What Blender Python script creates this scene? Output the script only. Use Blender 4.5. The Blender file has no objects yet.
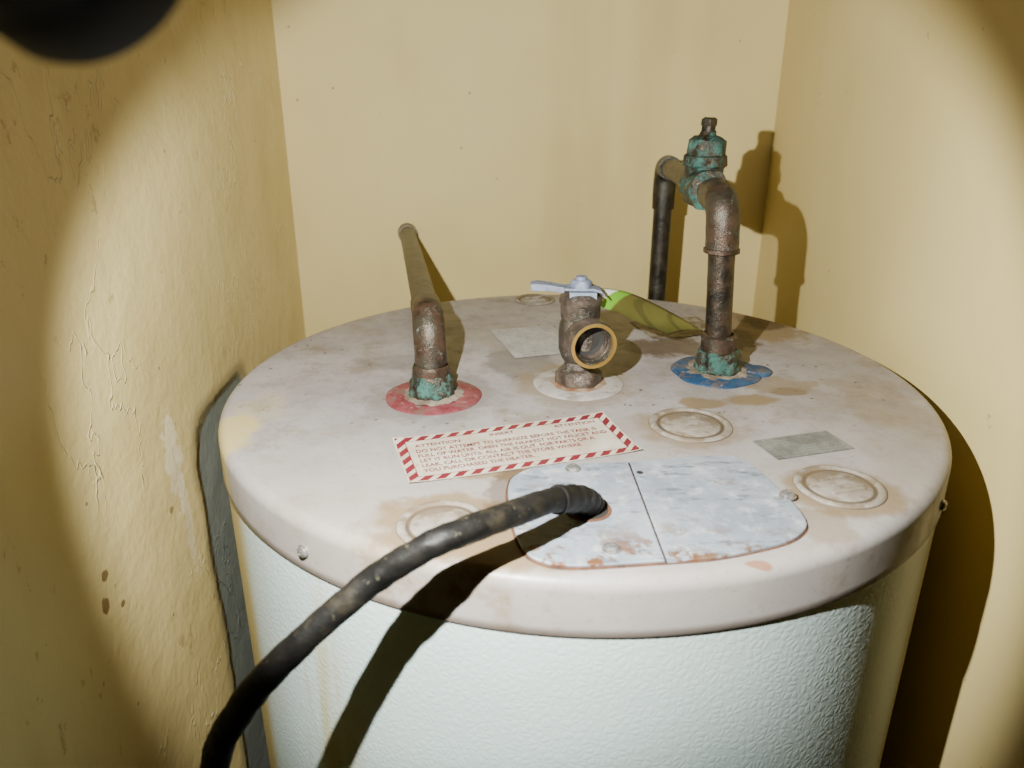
import bpy, bmesh, math, random
from mathutils import Vector, Matrix, noise
random.seed(7)
T=1.25
SC=bpy.context.scene.collection
# ------------------------------------------------------------------ helpers
def link(o,parent=None,loc=None):
    SC.objects.link(o)
    if parent: o.parent=parent
    if loc is not None: o.location=loc
    return o
def empty(name):
    e=bpy.data.objects.new(name,None); SC.objects.link(e); e.empty_display_size=.05; return e
def mesh_obj(name,verts,faces,mat,parent=None,loc=(0,0,0),smooth=True,angle=40):
    me=bpy.data.meshes.new(name); me.from_pydata([tuple(v) for v in verts],[],faces)
    bm=bmesh.new(); bm.from_mesh(me); bmesh.ops.recalc_face_normals(bm,faces=bm.faces)
    if smooth:
        for f in bm.faces: f.smooth=True
        for e in bm.edges:
            if len(e.link_faces)==2 and e.calc_face_angle(0)>math.radians(angle): e.smooth=False
    bm.to_mesh(me); bm.free()
    o=bpy.data.objects.new(name,me)
    if mat: me.materials.append(mat)
    return link(o,parent,loc)
def box(name,a,b,mat,parent=None,loc=(0,0,0)):
    v=[(x,y,z) for x in (a[0],b[0]) for y in (a[1],b[1]) for z in (a[2],b[2])]
    f=[(0,1,3,2),(4,6,7,5),(0,4,5,1),(2,3,7,6),(0,2,6,4),(1,5,7,3)]
    return mesh_obj(name,v,f,mat,parent,loc,smooth=False)
def lathe_data(prof,n=64,facets=None):
    V=[];F=[];rows=[]
    for i,(r,z) in enumerate(prof):
        if r<1e-6:
            V.append((0,0,z)); rows.append([len(V)-1])
        else:
            row=[]
            for k in range(n):
                a=2*math.pi*k/n; rr=r
                if facets and i in facets:
                    s=facets[i]; seg=2*math.pi/s; d=(a%seg)-seg/2; rr=min(r*1.06,r*math.cos(seg/2)/math.cos(d)*1.12)
                V.append((rr*math.cos(a),rr*math.sin(a),z)); row.append(len(V)-1)
            rows.append(row)
    for A,B in zip(rows,rows[1:]):
        if len(A)==1 and len(B)==1: continue
        for k in range(n):
            k2=(k+1)%n
            if len(A)==1: F.append((A[0],B[k],B[k2]))
            elif len(B)==1: F.append((A[k],B[0],A[k2]))
            else: F.append((A[k],B[k],B[k2],A[k2]))
    return V,F
def lathe(name,prof,mat,parent=None,loc=(0,0,0),axis=None,n=64,facets=None,rough=0,angle=35):
    V,F=lathe_data(prof,n,facets)
    if rough:
        V=[Vector(v)+noise.noise_vector(Vector(v)*170+Vector(loc)*50)*rough for v in V]
    if axis is not None:
        q=Vector((0,0,1)).rotation_difference(Vector(axis).normalized()); V=[q@Vector(v) for v in V]
    return mesh_obj(name,V,F,mat,parent,loc,angle=angle)
def catmull(P,sub=10):
    P=[Vector(p) for p in P]; out=[]
    for i in range(len(P)-1):
        p0=P[i-1] if i>0 else P[i]*2-P[i+1]; p1=P[i];p2=P[i+1]; p3=P[i+2] if i+2<len(P) else P[i+1]*2-P[i]
        for s in range(sub):
            t=s/sub
            out.append(.5*((2*p1)+(-p0+p2)*t+(2*p0-5*p1+4*p2-p3)*t*t+(-p0+3*p1-3*p2+p3)*t**3))
    out.append(P[-1]); return out
def bendpath(P,rad,n=8):
    P=[Vector(p) for p in P]; out=[P[0]]
    for a,b,c in zip(P,P[1:],P[2:]):
        u=(a-b).normalized(); w=(c-b).normalized()
        s=b+u*rad; e=b+w*rad
        for k in range(n+1):
            t=k/n; out.append((1-t)**2*s+2*t*(1-t)*b+t*t*e)
    out.append(P[-1])
    res=[out[0]]
    for p in out[1:]:
        d=(p-res[-1]).length; m=max(1,int(d/.006)); q=res[-1].copy()
        for k in range(1,m+1): res.append(q.lerp(p,k/m))
    return res
def tube(name,path,r,mat,parent=None,n=24,rough=0,caps=True,rf=None):
    V=[];F=[];up=None;N=len(path)
    for i,p in enumerate(path):
        t=((path[i+1] if i<N-1 else path[i])-(path[i-1] if i>0 else path[i])).normalized()
        if up is None: up=t.orthogonal().normalized()
        else: up=(up-t*up.dot(t)).normalized()
        s=t.cross(up)
        rr=rf(i,N,p) if rf else r
        for k in range(n):
            a=2*math.pi*k/n; d=up*math.cos(a)+s*math.sin(a)
            q=p+d*rr
            if rough: q=q+d*noise.noise(q*150)*rough
            V.append(q)
    for i in range(N-1):
        for k in range(n):
            k2=(k+1)%n; F.append((i*n+k,i*n+k2,(i+1)*n+k2,(i+1)*n+k))
    if caps:
        F.append(tuple(range(n))); F.append(tuple((N-1)*n+k for k in range(n)))
    return mesh_obj(name,V,F,mat,parent,(0,0,T))
# ------------------------------------------------------------------ node DSL
class M:
    def __init__(s,name):
        s.m=bpy.data.materials.new(name); s.m.use_nodes=True; s.t=s.m.node_tree; s.n=s.t.nodes; s.n.clear()
        s.out=s.n.new('ShaderNodeOutputMaterial'); s.b=s.n.new('ShaderNodeBsdfPrincipled'); s.t.links.new(s.b.outputs[0],s.out.inputs[0])
        s.tc=s.n.new('ShaderNodeTexCoord'); s.co=s.tc.outputs['Object']
    def l(s,a,b):
        if hasattr(a,'node'): s.t.links.new(a,b)
        else:
            try: b.default_value=a
            except Exception: b.default_value=(a[0],a[1],a[2],1) if hasattr(a,'__len__') else a
    def noise(s,scale,detail=4,rough=.55,vec=None,dist=0,stretch=None,off=None):
        n=s.n.new('ShaderNodeTexNoise'); n.inputs['Scale'].default_value=scale;n.inputs['Detail'].default_value=detail
        n.inputs['Roughness'].default_value=rough;n.inputs['Distortion'].default_value=dist
        v=vec or s.co
        if stretch or off:
            mp=s.n.new('ShaderNodeMapping'); s.l(v,mp.inputs[0])
            if stretch: mp.inputs['Scale'].default_value=stretch
            if off: mp.inputs['Location'].default_value=off
            v=mp.outputs[0]
        s.l(v,n.inputs['Vector']); return n.outputs['Fac']
    def vor(s,scale,feature='F1',vec=None,out='Distance'):
        n=s.n.new('ShaderNodeTexVoronoi'); n.feature=feature; n.inputs['Scale'].default_value=scale
        s.l(vec or s.co,n.inputs['Vector']); return n.outputs[out]
    def math(s,op,a,b=0,c=None):
        n=s.n.new('ShaderNodeMath'); n.operation=op; s.l(a,n.inputs[0]); s.l(b,n.inputs[1])
        if c is not None: s.l(c,n.inputs[2])
        return n.outputs[0]
    def mr(s,v,a,b,c=0,d=1,smooth=True):
        n=s.n.new('ShaderNodeMapRange'); n.interpolation_type='SMOOTHSTEP' if smooth else 'LINEAR'
        s.l(v,n.inputs[0]); 
        for i,x in enumerate((a,b,c,d)): n.inputs[i+1].default_value=x
        return n.outputs[0]
    def mix(s,f,a,b,mode='MIX'):
        n=s.n.new('ShaderNodeMix'); n.data_type='RGBA'; n.blend_type=mode
        s.l(f,n.inputs[0]); 
        for x,k in ((a,6),(b,7)):
            if hasattr(x,'node'): s.t.links.new(x,n.inputs[k])
            else: n.inputs[k].default_value=(x[0],x[1],x[2],1)
        return n.outputs[2]
    def sep(s,v=None):
        n=s.n.new('ShaderNodeSeparateXYZ'); s.l(v or s.co,n.inputs[0]); return n.outputs
    def comb(s,x,y,z):
        n=s.n.new('ShaderNodeCombineXYZ'); s.l(x,n.inputs[0]);s.l(y,n.inputs[1]);s.l(z,n.inputs[2]); return n.outputs[0]
    def spot(s,x,y,cx,cy,rx,ry,nz,amp=.8,soft=.25):
        dx=s.math('DIVIDE',s.math('SUBTRACT',x,cx),rx); dy=s.math('DIVIDE',s.math('SUBTRACT',y,cy),ry)
        d=s.math('SQRT',s.math('ADD',s.math('MULTIPLY',dx,dx),s.math('MULTIPLY',dy,dy)))
        d=s.math('ADD',d,s.math('MULTIPLY',s.math('SUBTRACT',nz,.5),amp*3))
        return s.mr(d,1-soft,1+soft,1,0)
    def bump(s,h,strength=.3,dist=.001,prev=None):
        n=s.n.new('ShaderNodeBump'); n.inputs['Strength'].default_value=strength; n.inputs['Distance'].default_value=dist
        s.l(h,n.inputs['Height'])
        if prev: s.l(prev,n.inputs['Normal'])
        return n.outputs[0]
    def fin(s,col,rough=.5,metal=0,normal=None,spec=None):
        s.l(col if hasattr(col,'node') else (col[0],col[1],col[2],1),s.b.inputs['Base Color'])
        s.l(rough,s.b.inputs['Roughness']); s.l(metal,s.b.inputs['Metallic'])
        if normal: s.l(normal,s.b.inputs['Normal'])
        if spec is not None: s.b.inputs['Specular IOR Level'].default_value=spec
        return s.m
# ------------------------------------------------------------------ materials
def wall_mat(name,left=False):
    m=M(name); x,y,z=m.sep()
    big=m.noise(3,3,.5); mid=m.noise(14,4,.6); fine=m.noise(120,3,.6); streak=m.noise(9,3,.6,stretch=(1,1,.18))
    c=m.mix(m.mr(big,.35,.65),(.59,.475,.205),(.65,.53,.245))
    c=m.mix(m.mr(streak,.5,.75,0,.35),c,(.47,.36,.14))
    sp=m.vor(26); spm=m.math('MULTIPLY',m.mr(sp,.03,.055,1,0),m.mr(m.noise(7,2,off=(3,1,2)),.50,.58))
    c=m.mix(m.math('MULTIPLY',spm,.7),c,(.14,.08,.03))
    n2=m.noise(38,5,.7,off=(5,2,9)); sc=m.mr(n2,.68,.72)
    c=m.mix(m.math('MULTIPLY',sc,.5),c,(.26,.17,.06))
    h=m.math('ADD',m.math('MULTIPLY',mid,1.0),m.math('MULTIPLY',fine,.12))
    nrm=m.bump(h,.6 if left else .3,.006 if left else .003)
    if left:
        ridge=m.math('MULTIPLY',m.mr(m.math('ABSOLUTE',m.math('SUBTRACT',m.noise(11,4,.6,stretch=(1,1,.5)),.5)),0,.007,1,0),m.mr(m.noise(5,2,off=(7,7,1)),.50,.58))
        c=m.mix(m.math('MULTIPLY',ridge,.35),c,(.80,.72,.48))
        nrm=m.bump(ridge,.6,.002,nrm)
        flake=m.math('MULTIPLY',m.mr(m.noise(48,5,.75,stretch=(1,1,.6),off=(1,8,3)),.62,.66),m.mr(m.noise(4.5,2,off=(2,1,4)),.5,.58))
        c=m.mix(m.math('MULTIPLY',flake,.5),c,(.30,.20,.08))
        zz=m.math('SUBTRACT',z,T)
        nz=m.noise(60,5,.7,off=(4,4,4))
        for cy,cz,ry,rz,col,st,amp in ((.022,-.085,.014,.040,(.82,.76,.58),.55,1.3),(.03,-.15,.008,.05,(.82,.76,.58),.45,1.3),(-.12,-.117,.005,.005,(.14,.07,.02),.8,.9),(-.128,-.140,.004,.006,(.14,.07,.02),.8,.9),(-.105,-.155,.003,.003,(.12,.06,.02),.8,.8),(.0,-.13,.004,.004,(.14,.07,.02),.6,.8)):
            c=m.mix(m.math('MULTIPLY',m.spot(y,zz,cy,cz,ry,rz,nz,amp,.15),st),c,col)
        nn=m.math('MULTIPLY',m.math('SUBTRACT',m.noise(9,4,.6,off=(2,2,2)),.5),.035)
        e1=m.math('SUBTRACT',y,.066); e2=m.math('SUBTRACT',-.070,zz); e3=m.math('SUBTRACT',.225,y)
        corner=m.math('SMOOTH_MIN',m.math('SMOOTH_MIN',m.math('ADD',e1,nn),m.math('ADD',e2,m.math('MULTIPLY',nn,.6)),.09),e3,.05)
        mask=m.mr(corner,-.002,.008)
        edge=m.math('MULTIPLY',m.mr(corner,-.016,-.001),m.mr(corner,0,.010,1,0))
        c=m.mix(mask,c,m.mix(m.noise(30,4),(.12,.145,.135),(.23,.25,.225)))
        c=m.mix(m.math('MULTIPLY',edge,.6),c,(.13,.12,.08))
        nrm=m.bump(m.math('SUBTRACT',1,mask),.8,.004,nrm)
    return m.fin(c,m.mr(mid,.3,.7,.34,.5) if left else m.mr(mid,.3,.7,.62,.72),0,nrm,.45 if left else .3)
WL=wall_mat('paint_wall_left',True); WB=wall_mat('paint_wall')
def top_mat():
    m=M('heater_cap_paint'); x,y,z=m.sep()
    a=m.noise(9,5,.6); b=m.noise(45,5,.7); f=m.noise(260,3,.6); nz=m.noise(40,5,.65,off=(1,4,2)); mu=m.noise(20,6,.75,off=(8,8,1)); mv=m.noise(6,4,.65,off=(3,9,1))
    c=m.mix(m.mr(a,.3,.7),(.255,.23,.235),(.34,.312,.31))
    c=m.mix(m.mr(b,.45,.75,0,.6),c,(.19,.16,.135))
    c=m.mix(m.mr(mv,.50,.62,0,.4),c,(.22,.175,.13))
    c=m.mix(m.mr(mu,.52,.64,0,.5),c,(.18,.135,.09))
    c=m.mix(m.mr(f,.58,.74,0,.5),c,(.09,.07,.055))
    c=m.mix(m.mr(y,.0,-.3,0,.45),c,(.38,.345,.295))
    tan=(.20,.14,.075); brn=(.06,.035,.018); yel=(.48,.39,.16); gry=(.13,.115,.105)
    for cx,cy,rx,ry,col,st,amp in (
        (-.09,-.236,.046,.036,tan,.9,.6),(-.045,-.168,.045,.016,tan,.9,.9),(.10,.085,.050,.026,brn,.85,.9),
        (.205,.155,.050,.055,tan,.9,.9),(.215,.165,.025,.024,brn,.85,.9),(.165,.11,.028,.034,brn,.8,.9),(.10,-.055,.019,.011,tan,.9,.7),
        (.140,-.048,.022,.011,tan,.9,.7),(.175,-.03,.014,.009,brn,.6,.7),(.154,-.198,.038,.032,tan,.85,.6),
        (.078,-.274,.007,.0025,(.25,.08,.02),.7,.7),(-.045,-.255,.045,.028,tan,.9,.6),(.125,-.235,.02,.02,tan,.5,.9),(-.055,-.20,.014,.035,brn,.6,.9),
        (-.045,.04,.03,.045,gry,.65,1.),(.0,-.012,.050,.048,tan,.6,.5),(.17,-.015,.03,.02,tan,.65,.9),(.08,-.1,.041,.036,tan,.65,.6),
        (-.262,-.115,.022,.038,yel,.85,.5),(-.25,-.06,.02,.03,yel,.25,.7),(.24,-.05,.03,.06,tan,.4,.9),(-.117,-.04,.052,.05,gry,.45,.8),(-.16,.04,.04,.02,gry,.4,1.)):
        c=m.mix(m.math('MULTIPLY',m.spot(x,y,cx,cy,rx,ry,nz,amp*.75,.22),st),c,col)
    sp=m.vor(80); gate=m.math('MULTIPLY',m.mr(m.noise(16,2,off=(4,4,4)),.44,.56),m.mr(y,-.15,-.05,.25,1))
    c=m.mix(m.math('MULTIPLY',m.math('MULTIPLY',m.mr(m.math('ADD',sp,m.math('MULTIPLY',m.math('SUBTRACT',f,.5),.3)),.06,.14,1,0),gate),.9),c,(.035,.025,.018))
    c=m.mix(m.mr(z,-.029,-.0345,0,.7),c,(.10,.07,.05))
    h=m.math('ADD',m.math('MULTIPLY',m.noise(7,2),3.0),m.math('MULTIPLY',f,.06))
    return m.fin(c,m.mr(b,.3,.7,.34,.52),0,m.bump(h,.35,.004),.5)
def jacket_mat():
    m=M('heater_jacket_enamel'); x,y,z=m.sep()
    th=m.math('ARCTAN2',x,m.math('MULTIPLY',y,-1))
    uv=m.comb(m.math('MULTIPLY',th,.28),z,0)
    wv=m.noise(60,2,.5,vec=uv)
    n=m.n.new('ShaderNodeTexNoise'); n.inputs['Scale'].default_value=60; m.l(uv,n.inputs['Vector'])
    mv=m.n.new('ShaderNodeVectorMath'); mv.operation='MULTIPLY_ADD'; m.l(n.outputs['Color'],mv.inputs[0]); mv.inputs[1].default_value=(.006,.006,0); m.l(uv,mv.inputs[2])
    e=m.vor(200,'DISTANCE_TO_EDGE',vec=mv.outputs[0]); cell=m.mr(e,0,.3)
    h=m.math('ADD',m.math('MULTIPLY',cell,.8),m.math('MULTIPLY',wv,.8))
    c=m.mix(m.mr(m.noise(5,3,vec=uv),.3,.7),(.51,.63,.61),(.58,.69,.66))
    c=m.mix(m.mr(cell,.5,0,0,.08),c,(.35,.40,.36))
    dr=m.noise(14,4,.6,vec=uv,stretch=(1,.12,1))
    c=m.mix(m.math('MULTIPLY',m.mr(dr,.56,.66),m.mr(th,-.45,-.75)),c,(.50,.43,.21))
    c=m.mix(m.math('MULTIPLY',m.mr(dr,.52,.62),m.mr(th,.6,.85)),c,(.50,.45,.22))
    c=m.mix(m.mr(th,-.93,-1.03),c,(.46,.38,.17)); c=m.mix(m.mr(th,.84,.95),c,(.46,.39,.17))  # left edge: yellow paint; right edge: yellow wall reflection put into the colour
    sp=m.vor(38,vec=uv); c=m.mix(m.math('MULTIPLY',m.mr(sp,.03,.05,1,0),m.mr(m.noise(9,2,vec=uv),.55,.62)),c,(.25,.16,.08))
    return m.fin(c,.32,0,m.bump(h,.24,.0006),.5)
def copper_mat(name,green=.3,grey=.4,seed=0,base=((.013,.010,.007),(.055,.036,.022))):
    m=M(name)
    a=m.noise(60,5,.65,off=(seed,1,1)); g=m.noise(75,6,.7,off=(1,seed,5)); w=m.noise(90,6,.75,off=(9,3,seed))
    c=m.mix(m.mr(a,.35,.65),base[0],base[1])
    w2=m.noise(45,4,.6,off=(2,6,seed)); c=m.mix(m.mr(w2,.45,.62,0,.75),c,(.050,.046,.033))
    wm=m.mr(w,.66-grey*.2,.76-grey*.16); c=m.mix(m.math('MULTIPLY',wm,.6),c,(.16,.155,.13))
    gm=m.mr(g,.66-green*.30,.80-green*.26); c=m.mix(m.math('MULTIPLY',gm,.8),c,m.mix(a,(.008,.05,.038),(.055,.18,.15)))
    cor=m.math('MAXIMUM',wm,gm)
    return m.fin(c,m.mr(cor,0,1,.36,.85),m.mr(cor,0,1,.5,.0),m.bump(m.math('ADD',w,m.math('MULTIPLY',cor,.5)),.6,.0022),.45)
CU=copper_mat('aged_copper',.08,.25,1); CUF=copper_mat('aged_copper_fitting',.22,.42,3,((.022,.015,.010),(.085,.050,.032)))
CUG=copper_mat('green_corroded_brass',.75,.3,5); CUD=copper_mat('dark_copper',.0,.1,8,((.012,.010,.007),(.034,.027,.019)))
BR=copper_mat('tarnished_brass',.08,.6,11,((.055,.04,.034),(.15,.112,.085)))
def brass_in():
    m=M('brass_bore'); n=m.noise(80,4)
    return m.fin(m.mix(n,(.34,.20,.045),(.56,.38,.11)),.35,.8,m.bump(n,.2,.001))
BRI=brass_in()
def plain(name,c1,c2,scale=60,rough=.5,metal=0,bstr=.2,bd=.001,dirt=0):
    m=M(name); n=m.noise(scale,5,.65); c=m.mix(m.mr(n,.3,.7),c1,c2)
    if dirt:
        c=m.mix(m.mr(m.noise(55,5,.7,off=(3,2,7)),.50,.62,0,dirt),c,(.12,.085,.065))
        c=m.mix(m.mr(m.noise(130,4,.7,off=(1,2,7)),.60,.66,0,dirt),c,(.30,.26,.235))
    return m.fin(c,rough,metal,m.bump(n,bstr,bd))
DARK=plain('dark_bore',(.008,.007,.006),(.02,.017,.014),rough=.8)
REDR=plain('red_escutcheon',(.12,.015,.022),(.21,.055,.06),rough=.55,dirt=.65)
BLUR=plain('blue_escutcheon',(.006,.028,.07),(.022,.075,.15),40,rough=.5,dirt=.65)
IVOR=plain('ivory_escutcheon',(.29,.265,.235),(.38,.35,.32),rough=.5,dirt=.5)
SCREW=plain('screw_steel',(.25,.23,.21),(.5,.49,.47),200,.4,.8)
LEV=plain('lever_zinc',(.10,.115,.165),(.19,.22,.29),120,.65,.05,dirt=.4)
def rubber():
    m=M('hose_rubber'); n=m.noise(55,5,.7); s=m.noise(30,4,.7,stretch=(1,1,1),off=(3,3,3))
    c=m.mix(m.mr(n,.3,.7),(.003,.003,.0028),(.009,.008,.007)); c=m.mix(m.mr(s,.58,.70,0,.45),c,(.035,.028,.017))
    d=m.noise(190,4,.7); c=m.mix(m.mr(d,.63,.70,0,.5),c,(.09,.078,.052))
    return m.fin(c,.5,0,m.bump(m.math('ADD',n,d),.5,.001),.2)
RUB=rubber()
def galv():
    m=M('galvanised_plate'); x,y,z=m.sep()
    a=m.noise(16,5,.7); b=m.noise(60,6,.75); s=m.noise(90,5,.8,stretch=(.4,1.4,1))
    c=m.mix(m.mr(a,.3,.7),(.22,.255,.31),(.34,.37,.41)); c=m.mix(m.mr(b,.50,.66,0,.85),c,(.47,.485,.50))
    c=m.mix(m.mr(s,.52,.64,0,.85),c,(.11,.13,.165))
    r=m.noise(50,4,.7,off=(6,1,1)); yb=m.mr(y,-.225,-.275)
    c=m.mix(m.math('MULTIPLY',m.mr(r,.50,.60),yb),c,(.16,.07,.028))
    r2=m.noise(35,5,.75,off=(1,1,6)); c=m.mix(m.mr(r2,.56,.66,0,.6),c,(.20,.155,.11))
    return m.fin(c,m.mr(b,.3,.7,.45,.65),.25,m.bump(b,.4,.0012))
GALV=galv(); RUSTE=plain('rust_edge',(.035,.016,.010),(.12,.045,.018),90,.85)
LW,LH=.163,.069
def label_mat():
    m=M('warning_label_print'); x,y,z=m.sep()
    W,H,B=LW/2,LH/2,.0062
    ax=m.math('SUBTRACT',W,m.math('ABSOLUTE',x)); ay=m.math('SUBTRACT',H,m.math('ABSOLUTE',y))
    d=m.math('MINIMUM',ax,ay)
    inb=m.math('MULTIPLY',m.math('GREATER_THAN',d,.0012),m.math('LESS_THAN',d,.0012+B))
    st=m.math('FRACT',m.math('MULTIPLY',m.math('ADD',x,m.math('MULTIPLY',y,-.9)),88))
    red=m.math('MULTIPLY',inb,m.math('LESS_THAN',st,.58))
    line=m.math('MULTIPLY',m.math('GREATER_THAN',d,.0012+B),m.math('LESS_THAN',d,.0012+B+.0006))
    red=m.math('MAXIMUM',red,line)
    n=m.noise(30,4,.6); paper=m.mix(m.mr(n,.35,.7),(.52,.465,.38),(.40,.325,.24))
    paper=m.mix(m.mr(m.noise(120,4),.6,.7,0,.5),paper,(.25,.17,.105))
    c=m.mix(red,paper,m.mix(n,(.11,.005,.012),(.18,.020,.032)))
    return m.fin(c,.45)
LAB=label_mat(); INK=plain('label_ink',(.10,.006,.008),(.17,.03,.025),200,.6)
def sticker(name,a,b,lines,stain=0):
    m=M(name); x,y,z=m.sep(); n=m.noise(45,5,.7)
    c=m.mix(m.mr(n,.35,.68),a,b)
    f=m.math('FRACT',m.math('MULTIPLY',y,lines)); t=m.math('GREATER_THAN',m.noise(420,1,.5,stretch=(1,.1,1)),.5)
    c=m.mix(m.math('MULTIPLY',m.math('MULTIPLY',m.math('LESS_THAN',f,.4),t),.35),c,(.07,.07,.07))
    if stain: c=m.mix(m.mr(m.noise(38,6,.75,off=(1,5,5)),.42,.56,0,stain),c,(.08,.05,.025))
    return m.fin(c,.5,.15)
FOIL=sticker('faded_foil',(.34,.33,.32),(.46,.45,.43),150); SIL=sticker('silver_sticker',(.12,.12,.11),(.23,.23,.21),260); FAD=sticker('faded_label',(.33,.29,.23),(.23,.18,.13),180,.8)
def tagm():
    m=M('tag_print'); x,y,z=m.sep(); n=m.noise(30,3)
    u=m.math('SUBTRACT',x,m.math('MULTIPLY',y,.6))
    c=m.mix(m.math('GREATER_THAN',u,.0240),(.80,.82,.74),(.18,.46,.03))
    c=m.mix(m.mr(u,.0285,.0295),c,m.mix(n,(.075,.075,.014),(.15,.14,.033)))
    st=m.math('FRACT',m.math('MULTIPLY',m.math('ADD',u,m.math('MULTIPLY',z,.5)),110)); c=m.mix(m.math('MULTIPLY',m.math('LESS_THAN',st,.2),m.mr(u,.03,.031,0,.5)),c,(.03,.03,.008))
    return m.fin(c,.45)
TAG=tagm()
BLK=plain('flashlight_anodised',(.003,.003,.003),(.006,.006,.006),200,.7,.0)
FLOORM=plain('concrete_floor',(.20,.18,.15),(.30,.27,.23),12,.85,0,.3,.004)
CEIL=plain('ceiling_paint',(.45,.39,.25),(.50,.43,.28),8,.7)
# ------------------------------------------------------------------ room
XL,XR,YB,YF=-.368,.31,.50,-1.0
box('wall_left',(XL-.1,YF,0),(XL,YB,2.4),WL)
box('wall_right',(XR,YF,0),(XR+.1,YB,2.4),WB)
box('wall_back',(XL-.1,YB,0),(XR+.1,YB+.1,2.4),WB)
box('floor',(XL-.1,YF,-.1),(XR+.1,YB+.1,0),FLOORM)
box('ceiling',(XL-.1,YF,2.4),(XR+.1,YB+.1,2.5),CEIL)
# ------------------------------------------------------------------ water heater
WH=empty('water_heater')
R=.29
def arc(cx,cz,r,a0,a1,n=6): return [(cx+r*math.cos(math.radians(a0+(a1-a0)*k/n)),cz+r*math.sin(math.radians(a0+(a1-a0)*k/n))) for k in range(n+1)]
prof=[(0,0)]+[(r,0) for r in (.05,.1,.15,.2,.24,.27)]+arc(R-.0085,-.0085,.0085,90,0,8)+[(R+.0002,-.030),(R+.0005,-.0345),(R-.0002,-.0362),(R-.0012,-.0362),(.25,-.033)]
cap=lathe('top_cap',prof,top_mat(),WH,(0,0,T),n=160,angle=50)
JR=.2887
jp=[(0,.04),(JR-.004,.04),(JR,.045),(JR,.3),(JR,.6),(JR,.9),(JR,T-.034),(.2,T-.034),(0,T-.034)]
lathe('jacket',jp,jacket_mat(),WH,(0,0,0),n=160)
lathe('base_ring',[(0,0),(.27,0),(.27,.045),(0,.045)],plain('base_ring_black',(.02,.02,.02),(.04,.04,.04)),WH,(0,0,0),n=96)
def plug_mat():
    m=M('plug_paint'); n=m.noise(60,5,.7); x,y,z=m.sep()
    c=m.mix(m.mr(n,.35,.7),(.28,.25,.215),(.21,.17,.13))
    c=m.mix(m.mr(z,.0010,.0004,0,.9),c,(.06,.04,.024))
    c=m.mix(m.mr(m.noise(45,5,.7,off=(2,2,2)),.46,.58,0,.7),c,(.12,.08,.04))
    return m.fin(c,.5,0,m.bump(n,.25,.001))
PLUG=plug_mat()
def plug(cx,cy,r,i):
    p=[(r,.0002),(r*.97,.0014),(r*.91,.0020),(r*.84,.0018),(r*.80,.0006),(r*.74,.0002),(r*.70,.0008),(r*.66,.0013),(r*.2,.0014),(0,.0014)]
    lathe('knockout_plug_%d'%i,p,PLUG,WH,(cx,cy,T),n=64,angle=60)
    for k,(hx,oy) in enumerate(((.40,-.30),(.42,.30),(.16,0))):
        box('plug_tab_%d_%d'%(i,k),(-r*hx,oy*r-r*.05,.0010),(r*hx,oy*r+r*.05,.0024),PLUG,WH,(cx,cy,T)).rotation_euler=(0,0,math.radians(16))
plug(.080,-.097,.031,1); plug(.154,-.191,.028,2); plug(-.026,.258,.024,3); plug(-.093,-.236,.027,4)
def poly_plate(name,pts,z0,z1,mat,grow=0,bev=.0006):
    pts=[Vector((a/1000,b/1000)) for a,b in pts]; c=sum(pts,Vector((0,0)))/len(pts)
    pts=[p+(p-c).normalized()*grow for p in pts]
    n=len(pts)
    ins=[p+(c-p).normalized()*bev for p in pts]
    V=[(p.x,p.y,z0) for p in pts]+[(p.x,p.y,z1-bev*.6) for p in pts]+[(p.x,p.y,z1) for p in ins]
    F=[(i,(i+1)%n,n+(i+1)%n,n+i) for i in range(n)]+[(n+i,n+(i+1)%n,2*n+(i+1)%n,2*n+i) for i in range(n)]
    F.append(tuple(range(2*n,3*n)))
    return mesh_obj(name,V,F,mat,WH,(0,0,T),smooth=False)
def rnd(P,sharp=(),n=5):
    out=[]
    L=len(P)
    for i,p in enumerate(P):
        a=Vector(P[i-1]);b=Vector(p);c=Vector(P[(i+1)%L])
        if i in sharp: out.append(tuple(b)); continue
        s=b.lerp(a,.4); e=b.lerp(c,.4)
        for k in range(n+1):
            t=k/n; q=(1-t)**2*s+2*t*(1-t)*b+t*t*e; out.append((q.x,q.y))
    return out
LP=rnd([(24.5,-160),(28.2,-274),(-30,-280),(-49,-266),(-56,-204),(-54,-180),(-34,-163)],(0,1))
RP=rnd([(25.8,-160),(92,-149),(106,-158),(121,-234),(104,-255),(60,-271),(29.5,-275)],(0,6))
poly_plate('access_plate_a',LP,.0002,.0020,GALV); poly_plate('access_plate_b',RP,.0002,.0022,GALV)
poly_plate('plate_rust_a',LP,.0001,.0007,RUSTE,.0024); poly_plate('plate_rust_b',RP,.0001,.0007,RUSTE,.0012)
HX,HY=-.008,-.222
lathe('cable_hole_bushing',[(.0120,.0021),(.0125,.0028),(.0138,.0028),(.0143,.0021)],RUSTE,WH,(HX,HY,T),n=40)
lathe('cable_hole',[(0,.0024),(.0126,.0024)],DARK,WH,(HX,HY,T),n=40)
lathe('plate_pinhole',[(0,.0024),(.0022,.0024)],DARK,WH,(.030,-.176,T),n=20)
def screw(name,loc,r,axis=(0,0,1)):
    lathe(name,[(r*1.25,0),(r*1.25,.0006),(r,.0008),(r*.95,.0022),(r*.6,.0032),(r*.25,.0034),(r*.2,.0022),(0,.0022)],SCREW,WH,loc,axis,n=24,facets={2:6,3:6})
for i,(x,y) in enumerate(((-.013,-.171),(.116,-.206),(.001,-.264))): screw('plate_screw_%d'%(i+1),(x,y,T+.0020),.0042)
for i,a in enumerate((-127.6,-37.3,50,140)):
    a=math.radians(a); screw('cap_screw_%d'%(i+1),(R*math.cos(a),R*math.sin(a),T-.022),.0036,(math.cos(a),math.sin(a),0))
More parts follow.
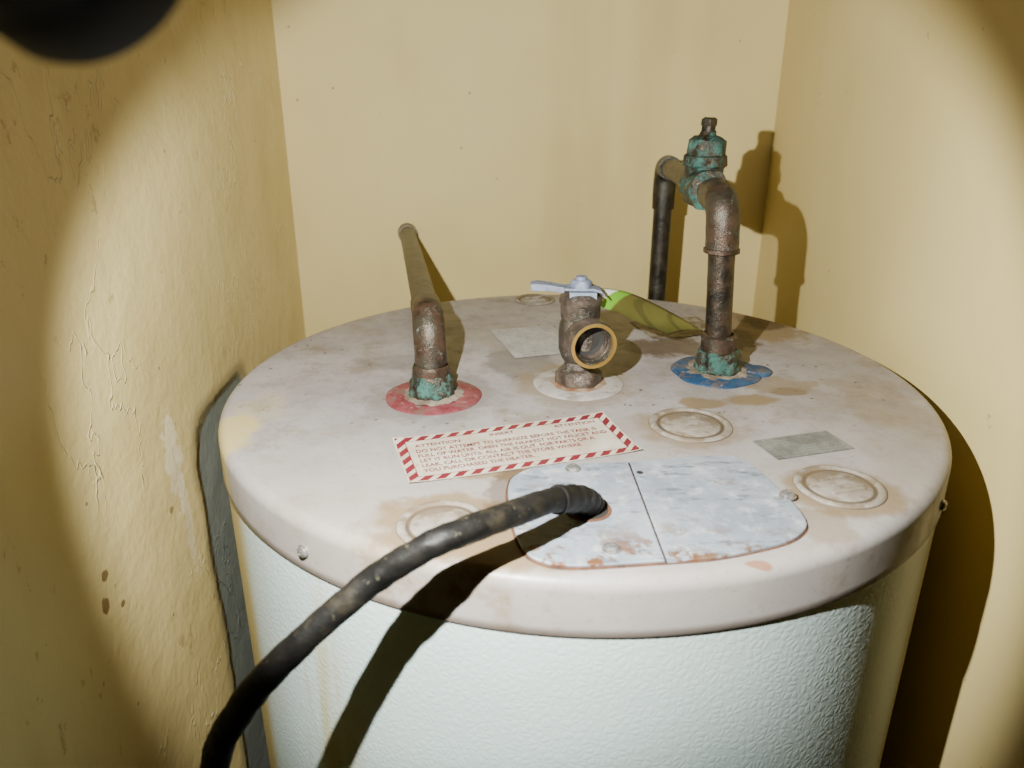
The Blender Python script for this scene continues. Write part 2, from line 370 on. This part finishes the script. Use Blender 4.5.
def flat(name,cx,cy,w,h,rot,mat,parent=WH,z=.0006,nx=8,ny=4,curl=0):
    V=[];F=[]
    for j in range(ny+1):
        for i in range(nx+1):
            u=i/nx-.5;v=j/ny-.5; V.append((u*w,v*h,curl*abs(u*2)**6*abs(v*2)**4))
    for j in range(ny):
        for i in range(nx):
            a=j*(nx+1)+i; F.append((a,a+1,a+nx+2,a+nx+1))
    o=mesh_obj(name,V,F,mat,parent,(cx,cy,T+z)); o.rotation_euler=(0,0,math.radians(rot)); return o
flat('foil_label',-.031,.104,.066,.090,16,FOIL); flat('silver_sticker',.152,-.131,.062,.031,16.5,SIL); flat('faded_label',.118,.148,.078,.062,14,FAD)
WLB=empty('warning_label')
LX,LY,LR=-.0505,-.1325,17
lab=flat('label_sheet',LX,LY,LW,LH,LR,LAB,WLB,.0008,24,10,.0015)
def text(body,lx,ly,size,align='LEFT',sx=1):
    cu=bpy.data.curves.new('t','FONT'); cu.body=body; cu.size=size; cu.align_x=align; cu.offset=.00012
    ob=bpy.data.objects.new('t',cu); SC.objects.link(ob); bpy.context.view_layer.update()
    me=bpy.data.meshes.new_from_object(ob.evaluated_get(bpy.context.evaluated_depsgraph_get())); bpy.data.objects.remove(ob)
    o=bpy.data.objects.new('label_text',me); me.materials.clear(); me.materials.append(INK); link(o,WLB)
    a=math.radians(LR); c,s=math.cos(a),math.sin(a)
    o.location=(LX+lx*c-ly*s,LY+lx*s+ly*c,T+.0010); o.rotation_euler=(0,0,a); o.scale=(sx,1,1)
text('ATTENTION',-.068,.0165,.0058); text('INSERT',-.004,.0195,.0058,'CENTER'); text('ATTENTION',.069,.0195,.0058,'RIGHT')
for k,s in enumerate(('DO NOT ATTEMPT TO ENERGIZE BEFORE THE TANK IS','FULL OF WATER. OPEN THE NEAREST HOT FAUCET AND','LET IT RUN UNTIL ALL AIR IS OUT. FOR PARTS OR A','LEAK, CALL OR CONTACT THE STORE WHERE','YOU PURCHASED THE HEATER.')):
    text(s,-.069,.0075-.0073*k,.0066,'LEFT',.815)
def ring(name,cx,cy,r,ri,mat,h=.0022,lobes=0):
    V=[];F=[];n=72
    for rr,z in ((ri,.0004),(ri,h),(r*.93,h*.9),(r,h*.35),(r,.0001)):
        for k in range(n):
            a=2*math.pi*k/n; q=rr*(1+ (lobes*(.03*math.sin(3*a+1)+.02*math.sin(7*a)) if rr>ri else 0)); V.append((q*math.cos(a),q*math.sin(a),z))
    for j in range(4):
        for k in range(n): F.append((j*n+k,j*n+(k+1)%n,(j+1)*n+(k+1)%n,(j+1)*n+k))
    return mesh_obj(name,V,F,mat,WH,(cx,cy,T))
ring('hot_outlet_ring',-.117,-.040,.039,.012,REDR,.002,.25); ring('relief_port_ring',.003,-.012,.038,.012,IVOR,.002,.2); ring('cold_inlet_ring',.127,.016,.039,.012,BLUR,.003,1)
o=lathe('cold_ring_tab',[(.012,.0001),(.012,.0025),(.010,.004),(0,.004)],BLUR,WH,(.163,.014,T),n=32)
DEP=plain('mineral_deposit',(.10,.07,.045),(.23,.185,.14),70,.85,0,.6,.003)
for nm,x,y,r in (('hot_deposit',-.117,-.04,.025),('cold_deposit',.128,.016,.029)):
    lathe(nm,[(0,.0042),(r*.6,.0042),(r*.85,.0034),(r,.0018)],DEP,WH,(x,y,T),n=48,rough=.0022)
lathe('relief_port_stain',[(0,.0024),(.022,.0024),(.0245,.0016)],plain('rusty_rim',(.17,.065,.02),(.29,.22,.15),90,.8),WH,(.003,-.012,T),n=48,rough=.0008)
# ------------------------------------------------------------------ left copper pipe
P1=empty('copper_pipe')
bx,by=-.118,-.040
lathe('base_nut',[(.0185,.0025),(.0190,.005),(.0175,.007),(.0175,.014),(.0160,.017),(.0145,.021),(.0145,.021)],CUG,P1,(bx,by,T),n=48,facets={2:8,3:8},rough=.0016)
path=bendpath([(bx,by,.0),(-.1185,-.038,.066),(-.205,.499,.036)],.024,10)
tube('pipe_run',path,.0110,CU,P1,rough=.0003)
ep=[p for p in path if p.y<.012]
tube('elbow_fitting',ep[4:],.0128,CUF,P1,rough=.0006)
lathe('collar_low',[(.013,.019),(.0150,.020),(.0150,.026),(.0133,.028)],CUF,P1,(bx,by,T),n=32,rough=.0010)
d=(Vector((-.205,.499,.036))-Vector((-.1185,-.038,.066))).normalized()
lathe('wall_fitting',[(.0105,-.028),(.0135,-.027),(.0135,0),(.0105,0)],plain('pale_patina',(.12,.10,.06),(.22,.19,.12),90,.7,.1),P1,(-.205,.499,T+.036),d,n=32,rough=.0006)
# ------------------------------------------------------------------ right copper pipe
P2=empty('copper_pipe')
rx,ry=.1275,.016
lathe('base_nut',[(.0205,.003),(.0205,.006),(.0185,.008),(.0185,.016),(.0168,.020),(.0145,.022)],CUG,P2,(rx,ry,T),n=48,facets={2:6,3:6},rough=.0018)
path=bendpath([(rx,ry,0),(.119,.015,.149),(.1365,.36,.143),(.1365,.362,-.9)],.022,10)
tube('pipe_run',path,.0110,CU,P2,rough=.0003)
e1=[p for p in path if p.z>.108 and p.y<.062]; tube('elbow_front',e1,.0138,CUF,P2,rough=.0006)
e2=[p for p in path if p.y>.318 and p.z>.09]; tube('elbow_back',e2,.0138,CUD,P2,rough=.0004)
dr=[p for p in path if p.y>.355 and p.z<.095]; tube('drop_sleeve',dr,.0115,CUD,P2)
lathe('collar_low',[(.012,.018),(.0150,.020),(.0152,.034),(.0125,.036)],CUF,P2,(rx-.001,ry,T),n=32,rough=.0014)
lathe('collar_top',[(.0125,0),(.0149,.001),(.0149,.004),(.0125,.005)],CUF,P2,(.1210,.0153,T+.106),n=32,rough=.0006)
# ------------------------------------------------------------------ gate valve
GV=empty('gate_valve')
vc=Vector((.1238,.112,T+.1475)); ax=Vector((.05,1,-.017)).normalized()
lathe('valve_barrel',[(.0105,-.034),(.0175,-.033),(.0175,-.022),(.0165,-.020),(.0190,-.010),(.0195,0),(.0190,.010),(.0155,.020),(.0170,.022),(.0170,.033),(.0105,.034)],CUG,GV,vc,ax,n=48,facets={1:6,2:6,8:6,9:6},rough=.0014)
lathe('valve_bonnet',[(.012,.0),(.0175,.010),(.0175,.018),(.0190,.020),(.0190,.028),(.0165,.0295),(.0160,.042),(.0120,.045),(.0075,.046),(.0065,.050)],CUG,GV,vc,(0.02,0,1),n=48,facets={3:6,4:6,5:6,6:6},rough=.0014)
lathe('valve_stem',[(.0062,.044),(.0062,.054),(.0068,.0545),(.0068,.0600),(.0045,.0615),(0,.0615)],CU,GV,vc,(0.02,0,1),n=24,facets={2:4,3:4},rough=.0003)
# ------------------------------------------------------------------ relief valve
TP=empty('relief_valve')
tc=Vector((.003,-.012,T))
lathe('valve_body',[(.0135,.002),(.0185,.003),(.0185,.011),(.016,.014),(.0125,.016),(.0120,.021),(.0150,.025),(.0172,.032),(.0175,.046),(.0165,.054),(.0150,.058),(.0162,.060),(.0162,.070),(.0175,.072),(.0175,.076),(.0140,.079),(.009,.0815),(0,.082)],BR,TP,tc,n=64,facets={1:6,2:6},rough=.0006)
oa=Vector((.22,-.96,-.04)).normalized(); oc=tc+Vector((.001,0,.046))
lathe('outlet',[(.0150,.0),(.0158,.010),(.0165,.017),(.0190,.019),(.0195,.032),(.0188,.0345),(.0160,.0345),(.0150,.032),(.0150,.028),(.0142,.027),(.0142,.024),(.0135,.023),(.0135,.014),(0,.013)],BR,TP,oc,oa,n=56,rough=.0003)
lathe('outlet_thread',[(.0188,.0347),(.0160,.0349),(.0152,.032),(.0150,.029),(.0156,.028),(.0148,.026),(.0154,.025),(.0144,.023),(.0136,.020)],BRI,TP,oc,oa,n=56)
lathe('outlet_bore',[(.0134,.0195),(.011,.017),(.0,.0155)],DARK,TP,oc,oa,n=40)
def ribbon(name,pts,w,th,mat,parent):
    V=[];F=[]
    for i,(p,ww) in enumerate(zip(pts,w)):
        p=Vector(p)
        for sy,sz in ((-1,-1),(1,-1),(1,1),(-1,1)): V.append(p+Vector((0,sy*ww/2,sz*th/2)))
    for i in range(len(pts)-1):
        for k in range(4): F.append((i*4+k,i*4+(k+1)%4,(i+1)*4+(k+1)%4,(i+1)*4+k))
    F.append((0,1,2,3)); F.append(tuple((len(pts)-1)*4+k for k in range(4)))
    o=mesh_obj(name,V,F,mat,parent,tc,smooth=False); b=o.modifiers.new('b','BEVEL'); b.width=.0007; b.segments=2; return o
ribbon('lever',[(-.041,0,.0865),(-.035,0,.0870),(-.026,0,.0860),(-.014,0,.0835),(.0,0,.0835),(.010,0,.0835),(.016,0,.0815),(.019,0,.078)],[.012,.015,.013,.015,.018,.018,.016,.014],.0022,LEV,TP)
ribbon('lever_lip',[(-.041,-.0065,.0850),(-.026,-.0065,.0845),(-.014,-.0070,.083)],[.0015,.0015,.0015],.005,LEV,TP)
lathe('lever_nut',[(.0085,.0835),(.0085,.088),(.007,.090),(.0045,.0905),(.0045,.093),(0,.0935)],LEV,TP,tc,n=32,facets={0:6,1:6})
ribbon('lever_bracket',[(-.010,0,.079),(.012,0,.079)],[.024,.024],.006,LEV,TP)
# ------------------------------------------------------------------ hanging tag
Ar=[(.010,.002,.0800),(.035,.022,.0735),(.058,.045,.062),(.083,.062,.047),(.110,.076,.0300),(.1335,.090,.0137)]
Br=[(.014,-.014,.0725),(.025,-.004,.0635),(.037,.008,.0570),(.055,.026,.044),(.076,.045,.031),(.0925,.062,.020)]
A=catmull(Ar,5);B=catmull(Br,5); V=[];F=[];nw=5
for a,b in zip(A,B):
    for k in range(nw+1):
        t=k/nw; V.append(a.lerp(b,t)+Vector((0,0,.003*math.sin(t*math.pi))))
for i in range(len(A)-1):
    for k in range(nw): q=i*(nw+1)+k; F.append((q,q+1,q+nw+2,q+nw+1))
tg=mesh_obj('paper_tag',V,F,TAG,None,(0,0,T)); sm=tg.modifiers.new('s','SOLIDIFY'); sm.thickness=.0004
# ------------------------------------------------------------------ hose / cable
hp=catmull([(-.006,-.222,.0026),(-.008,-.225,.0085),(-.017,-.237,.018),(-.032,-.257,.028),(-.050,-.276,.0325),(-.083,-.302,.0345),(-.102,-.3065,.0260),(-.122,-.308,.012),(-.161,-.318,-.021),(-.191,-.318,-.058),(-.213,-.31,-.106),(-.226,-.31,-.20),(-.232,-.33,-.45),(-.24,-.36,-.8),(-.245,-.37,-1.238)],14)
HS=empty('rubber_hose')
def hr(i,N,p): return .0070+.0008*min(1,max(0,-p.z/.06))
tube('hose_body',hp,.0075,RUB,HS,n=28,rough=.0007,rf=hr)
def rf(i,N,p): return .0080+.0003*math.sin(i*.9)
tube('tape_wrap',hp[8:40],.0083,RUB,HS,n=28,rf=rf,rough=.0006)
# ------------------------------------------------------------------ flashlight (its rear/side peeks in at the top left)
FL=empty('flashlight')
fd=Vector((.170,.870,-.464)).normalized(); lp=Vector((-.130,-.452,T+.257)); hc=lp-fd*.022
lathe('flashlight_head',[(.010,-.040),(.012,-.036),(.0150,-.026),(.0200,-.014),(.0222,-.010),(.0216,-.006),(.0222,-.003),(.0216,.0),(.0222,.003),(.0222,.014),(.0212,.016),(.0195,.016),(.0185,.013),(.008,.000),(0,-.001)],BLK,FL,hc,fd,n=48)
lathe('flashlight_tube',[(0,-.125),(.010,-.124),(.0115,-.12),(.0115,-.04),(.010,-.038)],BLK,FL,hc,fd,n=40)
def lamp(name,e,size,blend,rad,col):
    l=bpy.data.lights.new(name,'SPOT'); l.energy=e; l.spot_size=math.radians(size); l.spot_blend=blend; l.shadow_soft_size=rad; l.color=col
    o=bpy.data.objects.new(name,l); link(o,FL,lp); o.rotation_euler=fd.to_track_quat('-Z','Y').to_euler(); return o
lamp('flashlight_beam',39,86,.26,.003,(.99,1,.94)); lamp('flashlight_spill',.6,150,.6,.003,(1,.93,.80))
# ------------------------------------------------------------------ world, camera
w=bpy.data.worlds.new('dim_room'); bpy.context.scene.world=w; w.use_nodes=True
w.node_tree.nodes['Background'].inputs[0].default_value=(1,.92,.8,1); w.node_tree.nodes['Background'].inputs[1].default_value=.005
cam=bpy.data.cameras.new('camera'); co=bpy.data.objects.new('camera',cam); SC.objects.link(co)
co.location=(-.053,-.62,T+.238); co.rotation_euler=(math.pi/2-math.radians(21.4),0,0)
cam.sensor_width=36; cam.lens=769/1024*36; cam.clip_start=.01
cam.dof.use_dof=True; cam.dof.focus_distance=.62; cam.dof.aperture_fstop=8
bpy.context.scene.camera=co
